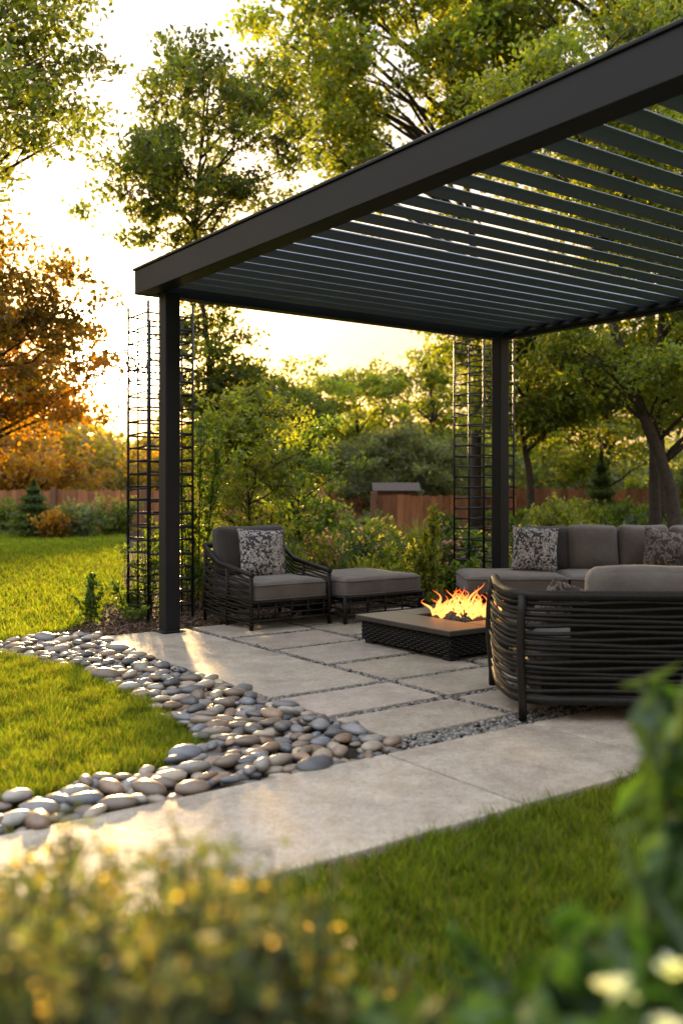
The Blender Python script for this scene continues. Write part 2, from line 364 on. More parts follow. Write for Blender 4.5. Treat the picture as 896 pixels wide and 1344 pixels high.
# ---------------------------------------------------------------- trellis
def trellis(c,w=.42,h=2.75):
    mb=MB(); 
    for i,(a,b) in enumerate(((-1,-1),(1,-1),(1,1),(-1,1))):
        p=c+U*a*w/2+Vv*b*w/2; mb.add(*tube([p,p+[0,0,h]],.012,6))
        a2,b2=((1,-1),(1,1),(-1,1),(-1,-1))[i]; q=c+U*a2*w/2+Vv*b2*w/2
        m=(p+q)/2; mb.add(*tube([m,m+[0,0,h-.1]],.008,5))
        z=.12
        while z<h:
            e=rng.normal(0,.008); mb.add(*tube([p+[0,0,z+e],q+[0,0,z+rng.normal(0,.008)]],.009,5)); z+=.115
    return mb.build('garden_trellis',M_metal,True)
trellis(np.array([-1.60,8.35,0])); trellis(np.array([1.58,10.5,0]),.46,2.8)
# ---------------------------------------------------------------- furniture
ZP=.035
def path_round(pts,r,n=6):
    P=[np.array(p,float) for p in pts]; out=[P[0]]
    for i in range(1,len(P)-1):
        a=P[i]+(P[i-1]-P[i])/np.linalg.norm(P[i-1]-P[i])*r; b=P[i]+(P[i+1]-P[i])/np.linalg.norm(P[i+1]-P[i])*r
        out+=list(bez(a,P[i],b,n))
    out.append(P[-1]); return np.array(out)
def addat(mb,vf,c,col=(1,1,1)): mb.add(vf[0]+np.array(c),vf[1],col)
def piping(mb,size,c,r=.045,z=0,pr=.006,rot=0):
    w,d=size[0]/2,size[1]/2
    k=path_round([(0,-d,0),(w,-d,0),(w,d,0),(-w,d,0),(-w,-d,0),(0,-d,0)],r,5); k[:,2]+=z
    v,f=tube(k,pr,6); mb.add(v+np.array(c),f)
def lounge(name,loc,rot,w=.74,d=.80,back=True):
    e=empty(name,loc,rot); mb=MB(); hw,hd=w/2,d/2
    zb=.07; 
    if back:
        def topz(y): return np.interp(y,[-hd,hd-.25,hd],[.43,.50,.63])
        for sx in (-1,1):
            for y in (-hd+.02,hd-.02,0):
                mb.add(*tube([(sx*hw,y,0),(sx*hw,y,float(topz(y)))],.016,8))
            ys=np.linspace(-hd,hd,14); mb.add(*tube([(sx*hw,y,float(topz(y))) for y in ys],.020,8))
        mb.add(*tube([(-hw,hd,.63),(hw,hd,.63)],.02,8))
        for x in np.linspace(-hw,hw,4)[1:-1]: mb.add(*tube([(x,hd,zb),(x,hd,.63)],.012,6))
        for k,z in enumerate(np.arange(zb,.62,.036)):
            for sx in (-1,1):
                ys=np.linspace(-hd,hd,20); zz=z*topz(ys)/.63
                mb.add(*tube(np.stack([np.full(20,sx*(hw+.004))+sx*.010*np.sin(ys/d*math.pi*4+k*math.pi),ys,zz],1),.0085,5))
            xs=np.linspace(-hw,hw,20); mb.add(*tube(np.stack([xs,hd+.004+.010*np.sin(xs/w*math.pi*4+k*math.pi),np.full(20,z)],1),.0085,5))
    else:
        for sx in (-1,1):
            for y in (-hd+.02,hd-.02): mb.add(*tube([(sx*(hw-.02),y,0),(sx*(hw-.02),y,.22)],.018,8))
    for z in (zb,.12,.17,.215):
        k=path_round([(0,-hd+.01,z),(hw-.01,-hd+.01,z),(hw-.01,hd-.01,z),(-hw+.01,hd-.01,z),(-hw+.01,-hd+.01,z),(0,-hd+.01,z)],.03,4)
        mb.add(*tube(k,.014 if z in(zb,.215) else .008,6))
    for x in np.linspace(-hw+.06,hw-.06,5): mb.add(*tube([(x,-hd+.01,zb),(x,-hd+.01,.215)],.008,6))
    mb.build('woven_frame',M_wick,True,parent=e)
    mb=MB(); add_box(mb,(0,0,.195),(w-.06,d-.06,.03)); mb.build('seat_deck',M_wick,parent=e)
    mb=MB(); cs=(w-.04,d-(.12 if back else .02),.15); cy=-.05 if back else 0
    addat(mb,cushion(cs,.04,.022,1),(0,cy,.29)); piping(mb,cs,(0,cy,.29),.05,.055); piping(mb,cs,(0,cy,.29),.05,-.055); mb.build('seat_cushion',M_fab,True,parent=e)
    if back:
        mb=MB(); v,f=cushion((w-.08,.16,.42),.05,.03,3); v=rot_x(v,-.16); mb.add(v+np.array([0,hd-.13,.575]),f); mb.build('back_cushion',M_fabd,True,parent=e)
        mb=MB(); v,f=pillow(.42,.16); mb.add(v,f); ob=mb.build('accent_pillow',M_pat,True,parent=e,loc=(.02,hd-.30,.56)); ob.rotation_euler=(-.30,0.05,-.12)
    return e
cch=(np.array([-1.14,8.0,0])+np.array([-.07,7.79,0]))/2
lounge('armchair',(cch[0]-.02,cch[1]-.02,ZP),ANG)
cot=(np.array([.03,7.71,0])+U*.41+Vv*.38)
lounge('ottoman',(cot[0],cot[1],ZP),ANG,.86,.80,False)
# fire pit table
LU,LV=1.22,1.0
ft=empty('fire_pit_table',(float(.686+.5*LU*U[0]+.5*LV*Vv[0]),float(5.99+.5*LU*U[1]+.5*LV*Vv[1]),ZP),ANG)
hu,hv=LU/2-.04,LV/2-.04
mb=MB(); add_box(mb,(0,0,.095),(2*hu-.01,2*hv-.01,.125),0,.012,seg=2)
for r in range(4):
    ln,off=(hu,hv) if r%2==0 else (hv,hu)
    xs=np.linspace(-ln,ln,160)
    for k in range(9):
        z=.037+.0145*k; w_=off+.002+.007*np.sin(xs*math.pi/.034+(k%2)*math.pi)
        v,f=tube(np.stack([xs,-w_,np.full(160,z)],1),.0075,5); mb.add(rz(v,r*math.pi/2),f)
    for x in np.arange(-ln,ln,.034):
        v,f=tube([(x,-off-.001,.03),(x,-off-.001,.16)],.006,5); mb.add(rz(v,r*math.pi/2),f)
mb.build('woven_base',M_wick,True,parent=ft)
mb=MB()
for a in (-1,1):
    for b in (-1,1): add_box(mb,(a*(hu-.05),b*(hv-.05),.016),(.08,.08,.034),0,.004)
mb.build('feet',M_metal,parent=ft)
mb=MB()
for a in (-1,1):
    add_box(mb,(a*(LU/2-.18),0,.185),(.36,LV,.035),0,.006,seg=2); add_box(mb,(0,a*.375,.185),(LU-.722,.25,.035),0,.006,seg=2)
mb.build('table_top',M_top,parent=ft)
mb=MB(); add_box(mb,(0,0,.167),(.498,.498,.012),0,0); mb.build('burner_tray',M_metal,parent=ft)
mb=MB()
for i in range(280):
    a=rng.uniform(0,6.28); r=.23*math.sqrt(rng.random()); q=rng.uniform(.018,.032); k=rng.uniform(.02,.06)
    stone(mb,(r*math.cos(a),r*math.sin(a),.19+.03*(1-r/.23)),(q,q*.8,q*.8),(k,k*.9,k*.85),ico1,.3)
mb.build('lava_rock',M_gravel,parent=ft)
mb=MB()
for i in range(64):
    a=rng.uniform(0,6.28); r=.23*math.sqrt(rng.random()); x0,y0=r*math.cos(a),r*math.sin(a)
    hh=rng.uniform(.05,.235)*(1.08-r*1.6); R=rng.uniform(.010,.026); n=18; m=10
    u=np.linspace(0,1,n); rad=R*np.sin(np.clip(u,0,1)**.55*math.pi)**1.0*(1-u*.55)+.0008
    ph=rng.uniform(0,6.28,2); lean=rng.normal(0,.06,2)
    cx=x0+lean[0]*u+.035*u*np.sin(u*7+ph[0]); cy=y0+lean[1]*u+.035*u*np.sin(u*6+ph[1])
    v,f=tube(np.stack([cx,cy,.20+u*hh],1),rad,m)
    uu=np.concatenate([np.repeat(u,m),[0,1]]); 
    c=np.stack([np.ones_like(uu)*1.0,np.interp(uu,[0,.3,.7,1],[.38,.46,.24,.10]),np.interp(uu,[0,.3,1],[.05,.10,.01])],1)
    mb.add(v,f,c)
mb.build('flames',M_flame,True,parent=ft)
# sectional sofa
so=empty('sectional_sofa',(0,0,ZP))
mb=MB()
near=[(.87,5.36,0),(.81,4.86,0),(.84,4.50,0),(1.6,4.46,0),(3.75,4.46,0)]
pr=path_round(near,.16,7)
seg=np.linalg.norm(np.diff(pr,axis=0),axis=1); cum=np.concatenate([[0],np.cumsum(seg)])
def along(d): return np.array([np.interp(d,cum,pr[:,i]) for i in range(3)]).T
D=np.linspace(0,cum[-1],90); base=along(D); tn=np.gradient(base,axis=0); tn/=np.linalg.norm(tn,axis=1,keepdims=True); outn=np.stack([tn[:,1],-tn[:,0],0*tn[:,0]],1)
outn=np.where((outn@np.array([-.5,-1,0]))[:,None]<0,-outn,outn)
for k,z in enumerate(np.arange(.125,.585,.0275)):
    bow=.018*math.sin((z-.1)/.5*math.pi)+.006*(k%2)
    P=base+outn*(bow+.004*np.sin(D*9+k)[:,None]); P[:,2]=z+.005*np.sin(D*4+k*1.3)+.003*np.sin(D*11+k*2.3); mb.add(*tube(P,.0112,6))
P=base.copy(); P[:,2]=.60; mb.add(*tube(P,.026,10)); P=base.copy(); P[:,2]=.105; mb.add(*tube(P,.024,10))
for d in (0.03,.84,cum[-1]*.5+.3,cum[-1]-.2):
    zz=np.linspace(0,.60,8); i=int(np.argmin(np.abs(D-d))); p=along(d)
    P=np.array([p+outn[i]*(.018*max(0,math.sin(max(0,(z-.1))/.5*math.pi))+.016) for z in zz]); P[:,2]=zz; mb.add(*tube(P,.021,8))
for z in np.arange(.08,.23,.03):
    k=path_round([(2.6,7.74,z),(1.04,7.74,z),(1.04,8.62,z),(2.2,8.62,z)],.08,5); mb.add(*tube(k,.010,6))
for z in np.arange(.08,.62,.03):
    mb.add(*tube([(1.6,8.66,z),(3.75,8.66,z)],.010,6)); mb.add(*tube([(3.75,4.5,z),(3.75,8.66,z)],.010,6))
for x,y,z in ((1.06,7.76,.2),(1.06,8.6,.2),(1.6,8.66,.62),(2.7,8.66,.62),(3.75,8.66,.62),(3.75,6.5,.62),(3.75,4.5,.62),(2.0,7.76,.2),(2.75,7.7,.2),(2.75,6.5,.2),(2.75,5.4,.2)):
    mb.add(*tube([(x,y,0),(x,y,z)],.02,8))
mb.add(*tube([(1.6,8.66,.62),(3.75,8.66,.62),(3.75,4.5,.62)],.022,8))
for z in np.arange(.08,.23,.03): mb.add(*tube([(.95,5.34,z),(2.75,5.34,z),(2.75,7.74,z)],.01,6))
mb.build('woven_frame',M_wick,True,parent=so)
mb=MB(); add_box(mb,(2.38,8.18,.16),(2.64,.84,.14)); add_box(mb,(3.24,6.55,.16),(.94,2.4,.141)); add_box(mb,(2.34,4.93,.16),(2.76,.78,.142)); add_box(mb,(2.4,4.545,.34),(2.6,.03,.44)); mb.build('seat_deck',M_wick,parent=so)
mb=MB()
def cu(mb,c,size,seed,rx=0,rzz=0,r=.045,puff=.02):
    v,f=cushion(size,r,puff,seed); v=rot_x(v,rx); v=rz(v,rzz); mb.add(v+np.array(c),f)
for i,(x0,x1) in enumerate(((1.03,1.87),(1.88,2.72))):
    cu(mb,((x0+x1)/2,8.14,.305),(x1-x0,.80,.15),i); piping(mb,(x1-x0,.80),((x0+x1)/2,8.14,.305),.05,.055); piping(mb,(x1-x0,.80),((x0+x1)/2,8.14,.305),.05,-.055)
cu(mb,(3.2,8.14,.305),(.9,.80,.15),5)
for i,y in enumerate((7.32,6.5,5.7)): cu(mb,(3.2,y,.305),(.88,.80,.15),6+i)
for i,x in enumerate((1.40,2.24,3.08)): cu(mb,(x,4.98,.305),(.83,.74,.15),9+i)
mb.build('seat_cushions',M_fab,True,parent=so)
mb=MB()
for i,x in enumerate((2.24,2.70,3.17)): cu(mb,(x,8.47,.57),(.455,.17,.42),20+i,-.18,rng.normal(0,.03),.06,.03)
for i,y in enumerate((7.9,7.2,6.4,5.6)): cu(mb,(3.58,y,.57),(.66,.17,.42),30+i,-.18,-math.pi/2,.06,.03)
cu(mb,(1.86,4.66,.52),(1.32,.17,.42),41,.10,0,.07,.025); cu(mb,(3.1,4.66,.52),(1.14,.17,.42),42,.10,0,.07,.025)
mb.build('back_cushions',M_fab,True,parent=so)
mb=MB(); cu(mb,(1.84,8.50,.56),(.42,.16,.42),25,-.18,0,.06,.03); mb.build('dark_back_cushion',M_fabd,True,parent=so)
def tp(loc,rot,sz,mat):
    mb=MB(); v,f=pillow(sz,.15); mb.add(v,f); ob=mb.build('throw_pillow',mat,True); ob.location=loc; ob.rotation_euler=rot
tp((1.68,8.22,.615),(-.30,.06,-.1),.40,M_pat); tp((2.80,8.2,.60),(-.3,.2,.1),.38,M_pat2); tp((1.16,4.98,.50),(.5,.3,.5),.32,M_pat2); tp((3.1,7.95,.6),(-.3,-.2,-.7),.38,M_fabd)
# ---------------------------------------------------------------- fence, shed, cables
mb=MB()
def fence(x0,x1,y,h):
    x=x0
    while x<x1:
        k=rng.uniform(.6,1.3); c=(.28*k,.115*k,.05*k); hh=h+rng.normal(0,.012)
        add_box(mb,(x,y+rng.normal(0,.006),hh/2),(.135,.02,hh),rng.normal(0,.01),0,c); x+=.145
    x=x0
    while x<x1: add_box(mb,(x,y-.06,h/2+.04),(.13,.09,h+.08),0,.01,(.16,.08,.045)); x+=2.4
    for z in (.25,h-.15): add_box(mb,((x0+x1)/2,y+.03,z),(x1-x0,.03,.08),0,0,(.15,.08,.045))
fence(-22,.55,25,1.08); fence(.7,4.0,20.6,.98); fence(4.1,22,23.5,1.12)
mb.build('wooden_fence',M_wood)
sh=empty('garden_shed',(1.28,22.4,0)); mb=MB(); add_box(mb,(0,0,.55),(.9,.9,1.1),0,.01,(.12,.07,.05)); mb.build('walls',M_wood,parent=sh)
mb=MB(); mb.add([(-.56,-.56,1.08),(.56,-.56,1.08),(.56,0,1.27),(-.56,0,1.27),(.56,.56,1.08),(-.56,.56,1.08)],np.array([[0,1,2,3],[3,2,4,5]]),(.035,.02,.016)); mb.build('roof',M_wood,parent=sh)
mb=MB()
for z in (3.5,3.85,4.1):
    xs=np.linspace(-14,20,30); mb.add(*tube(np.stack([xs,34+0*xs,z+.9*((xs-3)/17)**2],1),.016,4))
for x in (-14,20): mb.add(*tube([(x,34,0),(x,34,5.6)],.12,8))
mb.build('utility_cables',M_metal,True)
# ---------------------------------------------------------------- trees
def tree(name,base,trunk_pts,clumps_env,nclump,leafn,lsz,cr,pal,r0=.14,sub=6,lw=.55,jit=1.0):
    base=np.array(base,float); tp_=np.array(trunk_pts,float)+base
    e=empty(name)
    mb=MB(); n=14; ts=np.linspace(0,1,n); k=np.linspace(0,1,len(tp_))
    P=np.stack([np.interp(ts,k,tp_[:,i]) for i in range(3)],1); P[:,:2]+=.03*np.sin(ts*9+rng.uniform(0,6))[:,None]*(P[-1,2]*.15)
    mb.add(*tube(P,r0*(1-.82*ts)+r0*.35*np.exp(-ts*18),9))
    ws=np.array([c[2] for c in clumps_env],float); ws/=ws.sum()
    LC=[];CC=[]
    for i in range(nclump):
        c,r,_=clumps_env[rng.choice(len(ws),p=ws)]
        d=rng.normal(size=3); d/=np.linalg.norm(d); cc=np.array(c)+base+d*np.array(r)*rng.uniform(.35,1)**.5
        dh=np.linalg.norm(cc[:2]-P[:,:2],axis=1); idx=int(np.argmin(np.abs(P[:,2]-(cc[2]-.75*dh)))); idx=max(idx,3)
        a=P[idx]; mid=(a+cc)/2+np.array([0,0,.12*np.linalg.norm(cc-a)])+rng.normal(0,.08,3)*np.linalg.norm(cc-a)
        L=np.linalg.norm(cc-a); rb=min(r0*.45,.012+.014*L); q=bez(a,mid,cc,8); q[1:-1]+=rng.normal(0,.03*L/3,(6,3))
        mb.add(*tube(q,np.linspace(rb,.006,8),5))
        bright=rng.uniform(.6,1.35)
        for j in range(sub):
            sc=cc+rng.normal(0,1,3)*cr*np.array([1,1,.7]); st=q[rng.integers(4,8)]
            mb.add(*tube(bez(st,(st+sc)/2+[0,0,.05],sc,4),[.008,.006,.004,.002],3))
            m=max(3,int(leafn/nclump/sub*rng.uniform(.5,1.5)))
            pos=sc+rng.normal(0,1,(m,3))*cr*.42*np.array([1,1,.6])*jit
            LC.append(pos); b=bright*rng.uniform(.8,1.2); col=pal[rng.integers(len(pal),size=m)]*b*rng.uniform(.75,1.25,(m,1)); CC.append(col)
    mb.build('trunk_and_limbs',M_bark,True,parent=e)
    m2=MB(); LC=np.concatenate(LC); CC=np.concatenate(CC); m2.add(*leaves(LC,lsz,lsz*lw,CC)); m2.build('foliage',M_leaf,parent=e)
    return e
G1=np.array([(.068,.094,.018),(.088,.108,.018),(.058,.082,.017)])
G2=np.array([(.112,.148,.021),(.145,.165,.02),(.082,.122,.022)])
GO=np.array([(.23,.105,.011),(.20,.11,.013),(.14,.095,.015)])  # orange stands for low sun on green leaves, gold light in the colour
GM=np.array([(.14,.095,.015),(.12,.10,.017),(.17,.10,.013)])  # milder mix, golden backlight also put into the leaf colour
GD=np.array([(.06,.088,.033),(.075,.098,.038),(.088,.104,.034)])
GB=np.array([(.08,.10,.06),(.10,.115,.07)])
tree('maple_tree',(-5.4,9.6,0),[(0,0,0),(.4,0,2),(.9,-.1,4.2),(1.4,0,7.5)],[((1.0,-.4,5.8),(1.8,1.6,1.9),3),((1.9,0,4.9),(1.2,1,1.0),.5)],34,14500,.085,.31,G1,.13,sub=7)
tree('maple_tree',(-5.6,10.6,0),[(0,0,0),(.3,0,1.6),(.5,0,3.4),(.7,0,4.6)],[((1.2,0,3.2),(1.3,1.0,1.05),2)],28,13000,.08,.3,GM,.08,sub=6)
tree('maple_tree',(-7.3,15.5,0),[(0,0,0),(.2,0,2),(.6,0,5)],[((1.5,0,3.1),(1.8,1.2,1.1),2),((.6,0,4.9),(1.9,1.4,1.2),1.0)],42,19000,.11,.36,GO,.14)
tree('honey_locust_tree',(-1.9,13,0),[(0,0,0),(.05,0,3),(-.1,0,5),(.1,0,7.2)],[((.1,0,5.9),(1.25,1.2,1.25),3),((.15,0,2.7),(.55,.4,1.5),1.6),((-.9,0,4.9),(.6,.8,.5),.5)],46,22000,.09,.28,G1,.05)
tree('oak_tree',(2.7,19,0),[(0,0,0),(.1,0,4),(-.3,0,8),(-.7,0,12)],[((-1.5,0,9.6),(2.9,2.2,2.9),3)],54,28000,.15,.5,G2,.13)
tree('oak_tree',(6.1,18,0),[(0,0,0),(-.2,0,4),(-.6,0,8),(-.7,0,12)],[((-.9,0,8.6),(3.2,2.2,3.6),3),((-.9,0,3.6),(2.4,1.6,1.3),1.5)],74,42000,.15,.5,G2,.14)
tree('oak_tree',(9.3,20,0),[(0,0,0),(0,0,4),(.4,0,8),(0,0,12)],[((0,0,8),(3.0,2.0,4),3),((-1,0,3.4),(2.4,1.6,1.6),1.5)],44,24000,.16,.5,G2,.18)
tree('elm_tree',(5.0,14,0),[(0,0,0),(-.15,0,1.2),(-.75,0,2.9),(-1.25,0,4.4),(-1.5,0,7)],[((-1.0,0,6.4),(2.0,1.6,1.6),2),((-.6,0,3.2),(1.7,1.1,.6),1.3)],44,21000,.10,.36,G2,.12)
tree('elm_tree',(4.85,14.6,0),[(0,0,0),(.0,0,2),(.1,0,4.4),(.2,0,7)],[((.8,0,5.4),(1.6,1.4,2.2),2),((.9,0,2.8),(1.0,.9,.7),.7)],34,15000,.10,.36,G2,.10)
tree('apple_tree',(3.5,17.5,0),[(0,0,0),(0,0,1.4),(-.2,0,2.4),(.1,0,3.8)],[((.1,0,3.4),(1.7,1.1,1.2),2)],32,14000,.11,.36,G2,.09)
for x,y,h,r,p,nm in ((-1.9,27,4.6,1.3,G1,'ash_tree'),(.4,29,5.3,1.6,G2,'ash_tree'),(2.8,30,6.2,1.8,G2,'ash_tree'),(-14,27,4.0,2.2,GO,'ash_tree'),(-4.6,31,3.4,1.6,GM,'ash_tree'),(-10.6,31,3.4,2.2,GO,'ash_tree'),(7.5,27,6,2.2,G2,'ash_tree')):
    tree(nm,(x,y,0),[(0,0,0),(.1,0,h*.4),(0,0,h*.9)],[((0,0,h*.56),(r,r,h*.36),1)],34,12000,.16,.46,p,.13)
tree('willow_tree',(1.5,25.5,0),[(0,0,0),(0,0,1),(.1,0,2.2)],[((0,0,1.5),(2.1,1.2,1.1),1)],44,14000,.15,.32,GB,.12,lw=.3)
def mass(name,n,fn,lsz,pal):
    P=fn(n); b=.6+.6*(.5+.5*np.sin(P[:,0]*1.1+np.sin(P[:,2]*2)))*rng.uniform(.6,1.3,len(P)); col=pal[rng.integers(len(pal),size=len(P))]*b[:,None]
    wm=np.clip((-P[:,0]-4)/8,0,1)[:,None]; col=col*(1+wm*np.array([.9,.15,-.5]))  # warmer towards the left: golden sun haze painted into the leaves
    mb=MB(); mb.add(*leaves(P,lsz,lsz*.7,col)); return mb.build(name,M_leaf)
def tl(n):
    x=rng.uniform(-40,40,n); y=rng.uniform(38,48,n); top=3.3+.9*np.sin(x*.35)+.6*np.sin(x*.9+1)+.35*np.sin(x*2.3)+.25*np.sin(x*5.1)
    return np.stack([x,y,top*rng.power(1.3,n)],1)
mass('distant_tree_line',70000,tl,.38,np.array([(.09,.11,.05),(.11,.13,.055),(.08,.105,.055)]))  # pale leaf colours carry the painted distance haze
for x,y,h,w in ((-7.1,21.8,1.25,.8),(8.2,22,2.2,.9),(5.9,21.5,1.9,.7)):
    e=empty('spruce_tree'); mb=MB(); mb.add(*tube([(x,y,0),(x,y,h)],[.05,.008],6)); mb.build('trunk',M_bark,True,parent=e)
    n=7000; z=rng.power(1.0,n); rr=(1-z)*w*(.75+.25*np.sin(z*40)); rr*=rng.uniform(.3,1,n)**.5*(1+.15*rng.normal(size=n)); a=rng.uniform(0,6.28,n)
    P=np.stack([x+rr*np.cos(a),y+rr*np.sin(a),.08+z*h],1); k=rng.uniform(.5,1.4,(n,1)); mb=MB(); mb.add(*leaves(P,.09,.03,np.array([(.05,.08,.028)])*k)); mb.build('needles',M_leaf,parent=e)
# ---------------------------------------------------------------- planting beds
def shrub(name,x,y,h,w,n,lsz,pal,lw=.55,stems=9,flower=None,fs=.025,ff=14,up=.5,t0=.12,fup=None):
    e=empty(name); mb=MB(); L=[];C=[]
    for i in range(stems):
        a=rng.uniform(0,6.28); r=w*rng.uniform(.1,1); tip=np.array([x+r*math.cos(a),y+r*math.sin(a),h*rng.uniform(.75 if t0>.3 else .5,1.05)]); b0=np.array([x+r*.25*math.cos(a),y+r*.25*math.sin(a),0])
        q=bez(b0,(b0+tip)/2+[0,0,h*.2],tip,8); mb.add(*tube(q,np.linspace(.007,.002,8)*max(.5,min(h,1)),4))
        m=n//stems; t=rng.uniform(t0,1,m); idx=t*7; lo=np.floor(idx).astype(int).clip(0,6); f=(idx-lo)[:,None]; p=q[lo]*(1-f)+q[lo+1]*f
        p=p+rng.normal(0,1,(m,3))*w*.2*(1.1-t[:,None]*.6); L.append(p); C.append(pal[rng.integers(len(pal),size=m)]*rng.uniform(.6,1.3,(m,1))*rng.uniform(.8,1.2))
    mb.build('stems',M_bark,True,parent=e); L=np.concatenate(L);C=np.concatenate(C); L[:,2]=np.abs(L[:,2])
    m2=MB(); m2.add(*leaves(L,lsz,lsz*lw,C,up=(0,0,up))); 
    if flower is not None:
        k=rng.integers(len(L),size=len(L)//ff); P=np.repeat(L[k],4,axis=0)+rng.normal(0,fs*.4,(len(k)*4,3)); m2.add(*leaves(P,fs,fs*.8,np.tile(flower,(len(P),1))))
    m2.build('foliage',M_leaf,parent=e); return e
def tuft(x,y,h,w,n,col):
    mb=MB(); a=rng.uniform(0,6.28,n); r=w*rng.uniform(.1,1,n); hh=h*rng.uniform(.6,1.1,n); 
    b=np.stack([x+.15*r*np.cos(a),y+.15*r*np.sin(a),0*r],1); d=np.stack([np.cos(a),np.sin(a),0*a],1); sd=np.stack([-np.sin(a),np.cos(a),0*a],1)
    wd=[.006,.007,.005,.0008]; zz=[0,.5,.85,.92]; out=[0,.2,.55,1.]
    rings=[]
    for o,z,wk in zip(out,zz,wd):
        p=b+d*(r*o)[:,None]; p[:,2]=hh*z; rings+= [p-sd*wk,p+sd*wk]
    V=np.stack(rings,1).reshape(-1,3); i=np.arange(n)[:,None]*8; F=np.concatenate([i+np.array([[0,1,3,2]])+2*j for j in range(3)])
    c=np.array(col)*rng.uniform(.6,1.3,(n,1)); mb.add(V,F,np.repeat(c,8,axis=0)); mb.build('ornamental_grass',M_leaf)
PL=np.array([(.065,.112,.021),(.085,.132,.024),(.05,.09,.02)]); PY=np.array([(.145,.17,.024),(.115,.15,.028)]); PG=np.array([(.09,.12,.072),(.07,.10,.062)]); PD=np.array([(.034,.062,.02),(.05,.078,.024)])
shrub('young_shrub',-2.12,8.0,.42,.16,500,.055,PL); shrub('young_shrub',-1.95,8.6,.30,.2,350,.05,PL); shrub('young_shrub',-1.2,8.9,.5,.25,900,.05,PY); shrub('young_shrub',-2.0,8.9,.25,.25,500,.045,PD); shrub('young_shrub',-1.75,8.0,.16,.14,240,.04,PL)
shrub('climbing_rose',-1.35,8.8,1.9,.26,1900,.055,PL,stems=9)
tree('serviceberry_tree',(-1.0,10.1,0),[(0,0,0),(.03,0,.7),(-.03,0,1.4),(.02,0,2.2)],[((0,0,1.35),(.5,.45,.85),2)],30,6500,.06,.16,PY,.022,sub=5)
tree('serviceberry_tree',(-.55,11.6,0),[(0,0,0),(.03,0,.6),(.03,0,1.2),(.02,0,1.8)],[((0,0,1.15),(.6,.5,.65),2)],26,5500,.065,.17,PL,.022,sub=5)
shrub('climbing_rose',-1.75,8.5,.9,.25,600,.05,PL)
shrub('laurel_shrub',.84,9.0,.95,.20,900,.07,PY,stems=7); shrub('laurel_shrub',1.15,9.3,.45,.25,900,.06,PL); shrub('laurel_shrub',.55,9.2,.55,.25,900,.06,PY)
shrub('laurel_shrub',1.95,10.3,.9,.35,1300,.07,PL); shrub('laurel_shrub',2.6,11,1.0,.5,1800,.07,PY)
for i in range(48):
    y=rng.uniform(9.6,20); x=rng.uniform(-.19*y,.36*y); h=rng.uniform(.35,.75)*(1 if y<14 else 1.05)
    shrub('perennial_plant',x,y,h,rng.uniform(.3,.6),1000,.06 if y<13 else .09,(PL,PY,PG,PD,PD)[rng.integers(5)],stems=14,flower=((.6,.5,.15) if rng.random()<.4 else ((.45,.24,.42) if rng.random()<.4 else None)),fs=.04,ff=10)
for x,y,h in ((-.5,9.6,.65),(-.1,9.9,.6),(.25,9.5,.5),(.1,10.6,.7),(-.3,11.2,.7),(.9,11,.8)):
    tuft(x,y,h,.42,180,[(.08,.125,.035),(.125,.155,.045),(.07,.11,.055)][rng.integers(3)])
for i in range(14):
    shrub('garden_shrub',rng.uniform(-8.5,-4.9),rng.uniform(21.5,24),rng.uniform(.5,.95),.6,1000,.1,(PG,G1,GO)[rng.integers(3)],stems=14)
for i in range(10):
    shrub('garden_shrub',rng.uniform(4,9),rng.uniform(15,21),rng.uniform(.6,1.1),.7,1300,.1,(PL,PY)[rng.integers(2)],stems=14)
# ---------------------------------------------------------------- foreground planting
FG=np.array([(.06,.088,.038),(.078,.10,.045),(.042,.068,.033),(.11,.11,.045)]); FB=np.array([(.042,.095,.022),(.058,.118,.028),(.03,.062,.02)])
for x,y,h,w in ((-.33,.98,.73,.12),(-.20,.92,.75,.12),(-.08,.98,.72,.10),(-.36,1.16,.68,.14),(-.20,1.15,.68,.15),(-.03,1.10,.61,.11),(-.26,.80,.76,.08),(-.12,.78,.75,.08),(.03,.92,.63,.08)):
    shrub('lavender_shrub',x,y,h,w,3600,.026,FG,lw=.34,stems=40,flower=(1.0,.75,.26),fs=.006,ff=20,t0=.45)  # flower here: tiny bright specks painted as golden sun glints, not blossom
for x,y,h,w in ((.12,.85,.68,.10),(.22,.86,.70,.10),(.31,.90,.74,.10),(.17,1.02,.62,.11),(.28,1.05,.66,.11),(.38,1.05,.72,.10),(.07,.90,.64,.07),(.24,.76,.73,.08)):
    shrub('gardenia_shrub',x,y,h,w,420,.070,FB,lw=.45,stems=14,up=.2,t0=.45)
for x,y,h,w in ((.37,1.02,.90,.07),(.33,1.0,.78,.06),(.45,1.15,.93,.09)):
    shrub('gardenia_shrub',x,y,h,w,150,.075,FB,lw=.42,stems=6,up=.4,t0=.5)
for x,y,z in ((.17,.78,.685),(.235,.80,.725),(.27,.78,.70),(.21,.74,.68),(.29,.82,.73),(.14,.80,.655),(.30,.76,.69),(.25,.74,.66),(.19,.80,.66)):
    mb=MB(); 
    for k in range(12):
        a=k*2.4; r=.004+.0012*k; P=np.array([[x+r*math.cos(a),y+r*math.sin(a),z+.006-.0005*k]]); mb.add(*leaves(P,.018,.012,np.array([(.66,.67,.64)]),up=(math.cos(a)*1.2,math.sin(a)*1.2,.4)))
    mb.add(*tube([(x,y,.0),(x,y,z)],.002,5),(.05,.1,.02)); mb.build('white_flower',M_leaf)
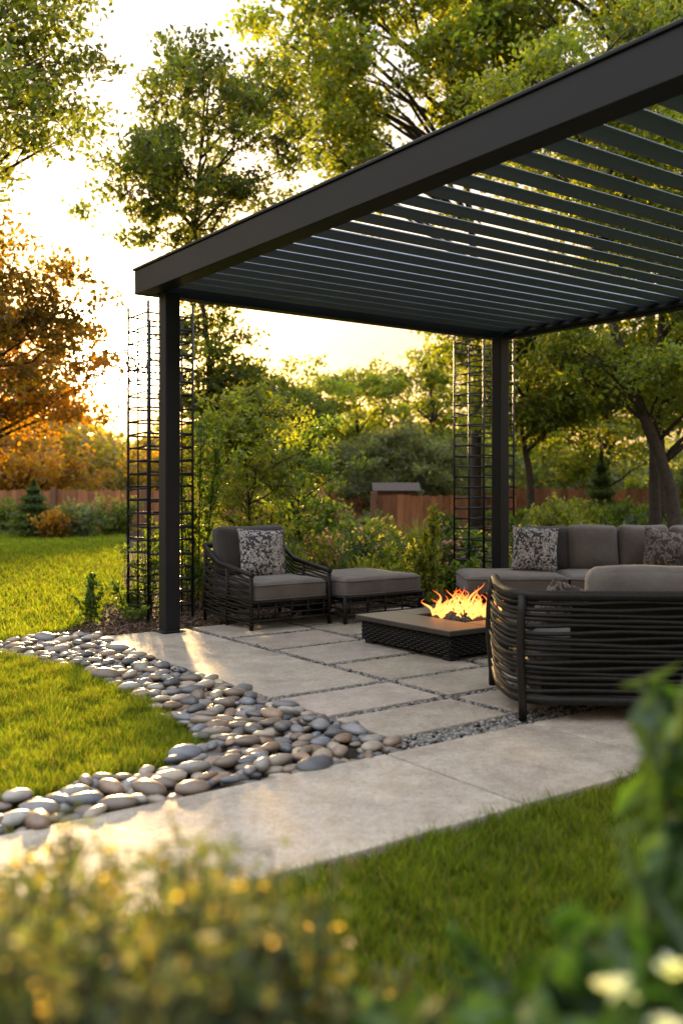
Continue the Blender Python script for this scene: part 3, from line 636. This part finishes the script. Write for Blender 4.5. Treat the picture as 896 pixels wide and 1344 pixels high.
# ---------------------------------------------------------------- light, sky
el=math.radians(7.8); az=math.radians(-13.3)
S=Vector((math.sin(az)*math.cos(el),math.cos(az)*math.cos(el),math.sin(el)))
sd=bpy.data.lights.new('sun','SUN'); sd.energy=17; sd.angle=math.radians(2.0); sd.color=(1,.62,.25)
so_=bpy.data.objects.new('sun',sd); so_.rotation_euler=S.to_track_quat('Z','Y').to_euler(); so_.location=(0,0,20); COL.objects.link(so_)
w=bpy.data.worlds.new('World'); scene.world=w; w.use_nodes=True; nt=w.node_tree; nt.nodes.clear()
out=N(nt,'ShaderNodeOutputWorld'); sky=N(nt,'ShaderNodeTexSky',sky_type='NISHITA'); sky.sun_disc=False; sky.sun_elevation=el; sky.sun_rotation=az; sky.dust_density=3
b1=N(nt,'ShaderNodeBackground'); b1.inputs[1].default_value=.05; nt.links.new(sky.outputs[0],b1.inputs[0])
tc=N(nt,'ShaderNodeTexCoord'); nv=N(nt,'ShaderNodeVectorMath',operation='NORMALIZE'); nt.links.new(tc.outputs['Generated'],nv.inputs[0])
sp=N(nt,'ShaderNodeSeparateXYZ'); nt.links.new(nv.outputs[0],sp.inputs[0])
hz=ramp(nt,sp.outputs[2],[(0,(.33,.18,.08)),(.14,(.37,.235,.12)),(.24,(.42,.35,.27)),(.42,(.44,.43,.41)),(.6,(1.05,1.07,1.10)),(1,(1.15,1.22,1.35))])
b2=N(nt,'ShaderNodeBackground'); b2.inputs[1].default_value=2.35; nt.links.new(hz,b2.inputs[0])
dt=N(nt,'ShaderNodeVectorMath',operation='DOT_PRODUCT'); nt.links.new(nv.outputs[0],dt.inputs[0]); dt.inputs[1].default_value=S
mx0=N(nt,'ShaderNodeMath',operation='MAXIMUM'); nt.links.new(dt.outputs['Value'],mx0.inputs[0]); mx0.inputs[1].default_value=0
sh_=None
for pw,am,colr in ((1500,60,(1,.85,.5)),(300,4.5,(1,.60,.20)),(60,.6,(1,.34,.04)),(8,.2,(1,.55,.2))):
    p=N(nt,'ShaderNodeMath',operation='POWER'); nt.links.new(mx0.outputs[0],p.inputs[0]); p.inputs[1].default_value=pw
    m_=N(nt,'ShaderNodeMath',operation='MULTIPLY'); nt.links.new(p.outputs[0],m_.inputs[0]); m_.inputs[1].default_value=am
    b=N(nt,'ShaderNodeBackground'); b.inputs[0].default_value=(*colr,1); nt.links.new(m_.outputs[0],b.inputs[1])
    if sh_ is None: sh_=b
    else:
        a_=N(nt,'ShaderNodeAddShader'); nt.links.new(sh_.outputs[0],a_.inputs[0]); nt.links.new(b.outputs[0],a_.inputs[1]); sh_=a_
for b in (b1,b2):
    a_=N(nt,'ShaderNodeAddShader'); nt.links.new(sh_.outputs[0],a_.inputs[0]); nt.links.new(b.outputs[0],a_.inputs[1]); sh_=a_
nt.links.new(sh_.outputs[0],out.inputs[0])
# ---------------------------------------------------------------- camera
cd=bpy.data.cameras.new('camera'); cam=bpy.data.objects.new('camera',cd); COL.objects.link(cam); scene.camera=cam
cam.location=(0,0,1.15); cam.rotation_euler=(math.radians(90),0,0)
cd.sensor_fit='VERTICAL'; cd.sensor_height=36; cd.sensor_width=24; cd.lens=33.2; cd.shift_y=-.0238; cd.clip_start=.05; cd.clip_end=1500
cd.dof.use_dof=True; cd.dof.focus_distance=6.3; cd.dof.aperture_fstop=1.8
scene.view_settings.view_transform='Standard'; scene.view_settings.look='None'; scene.view_settings.exposure=0
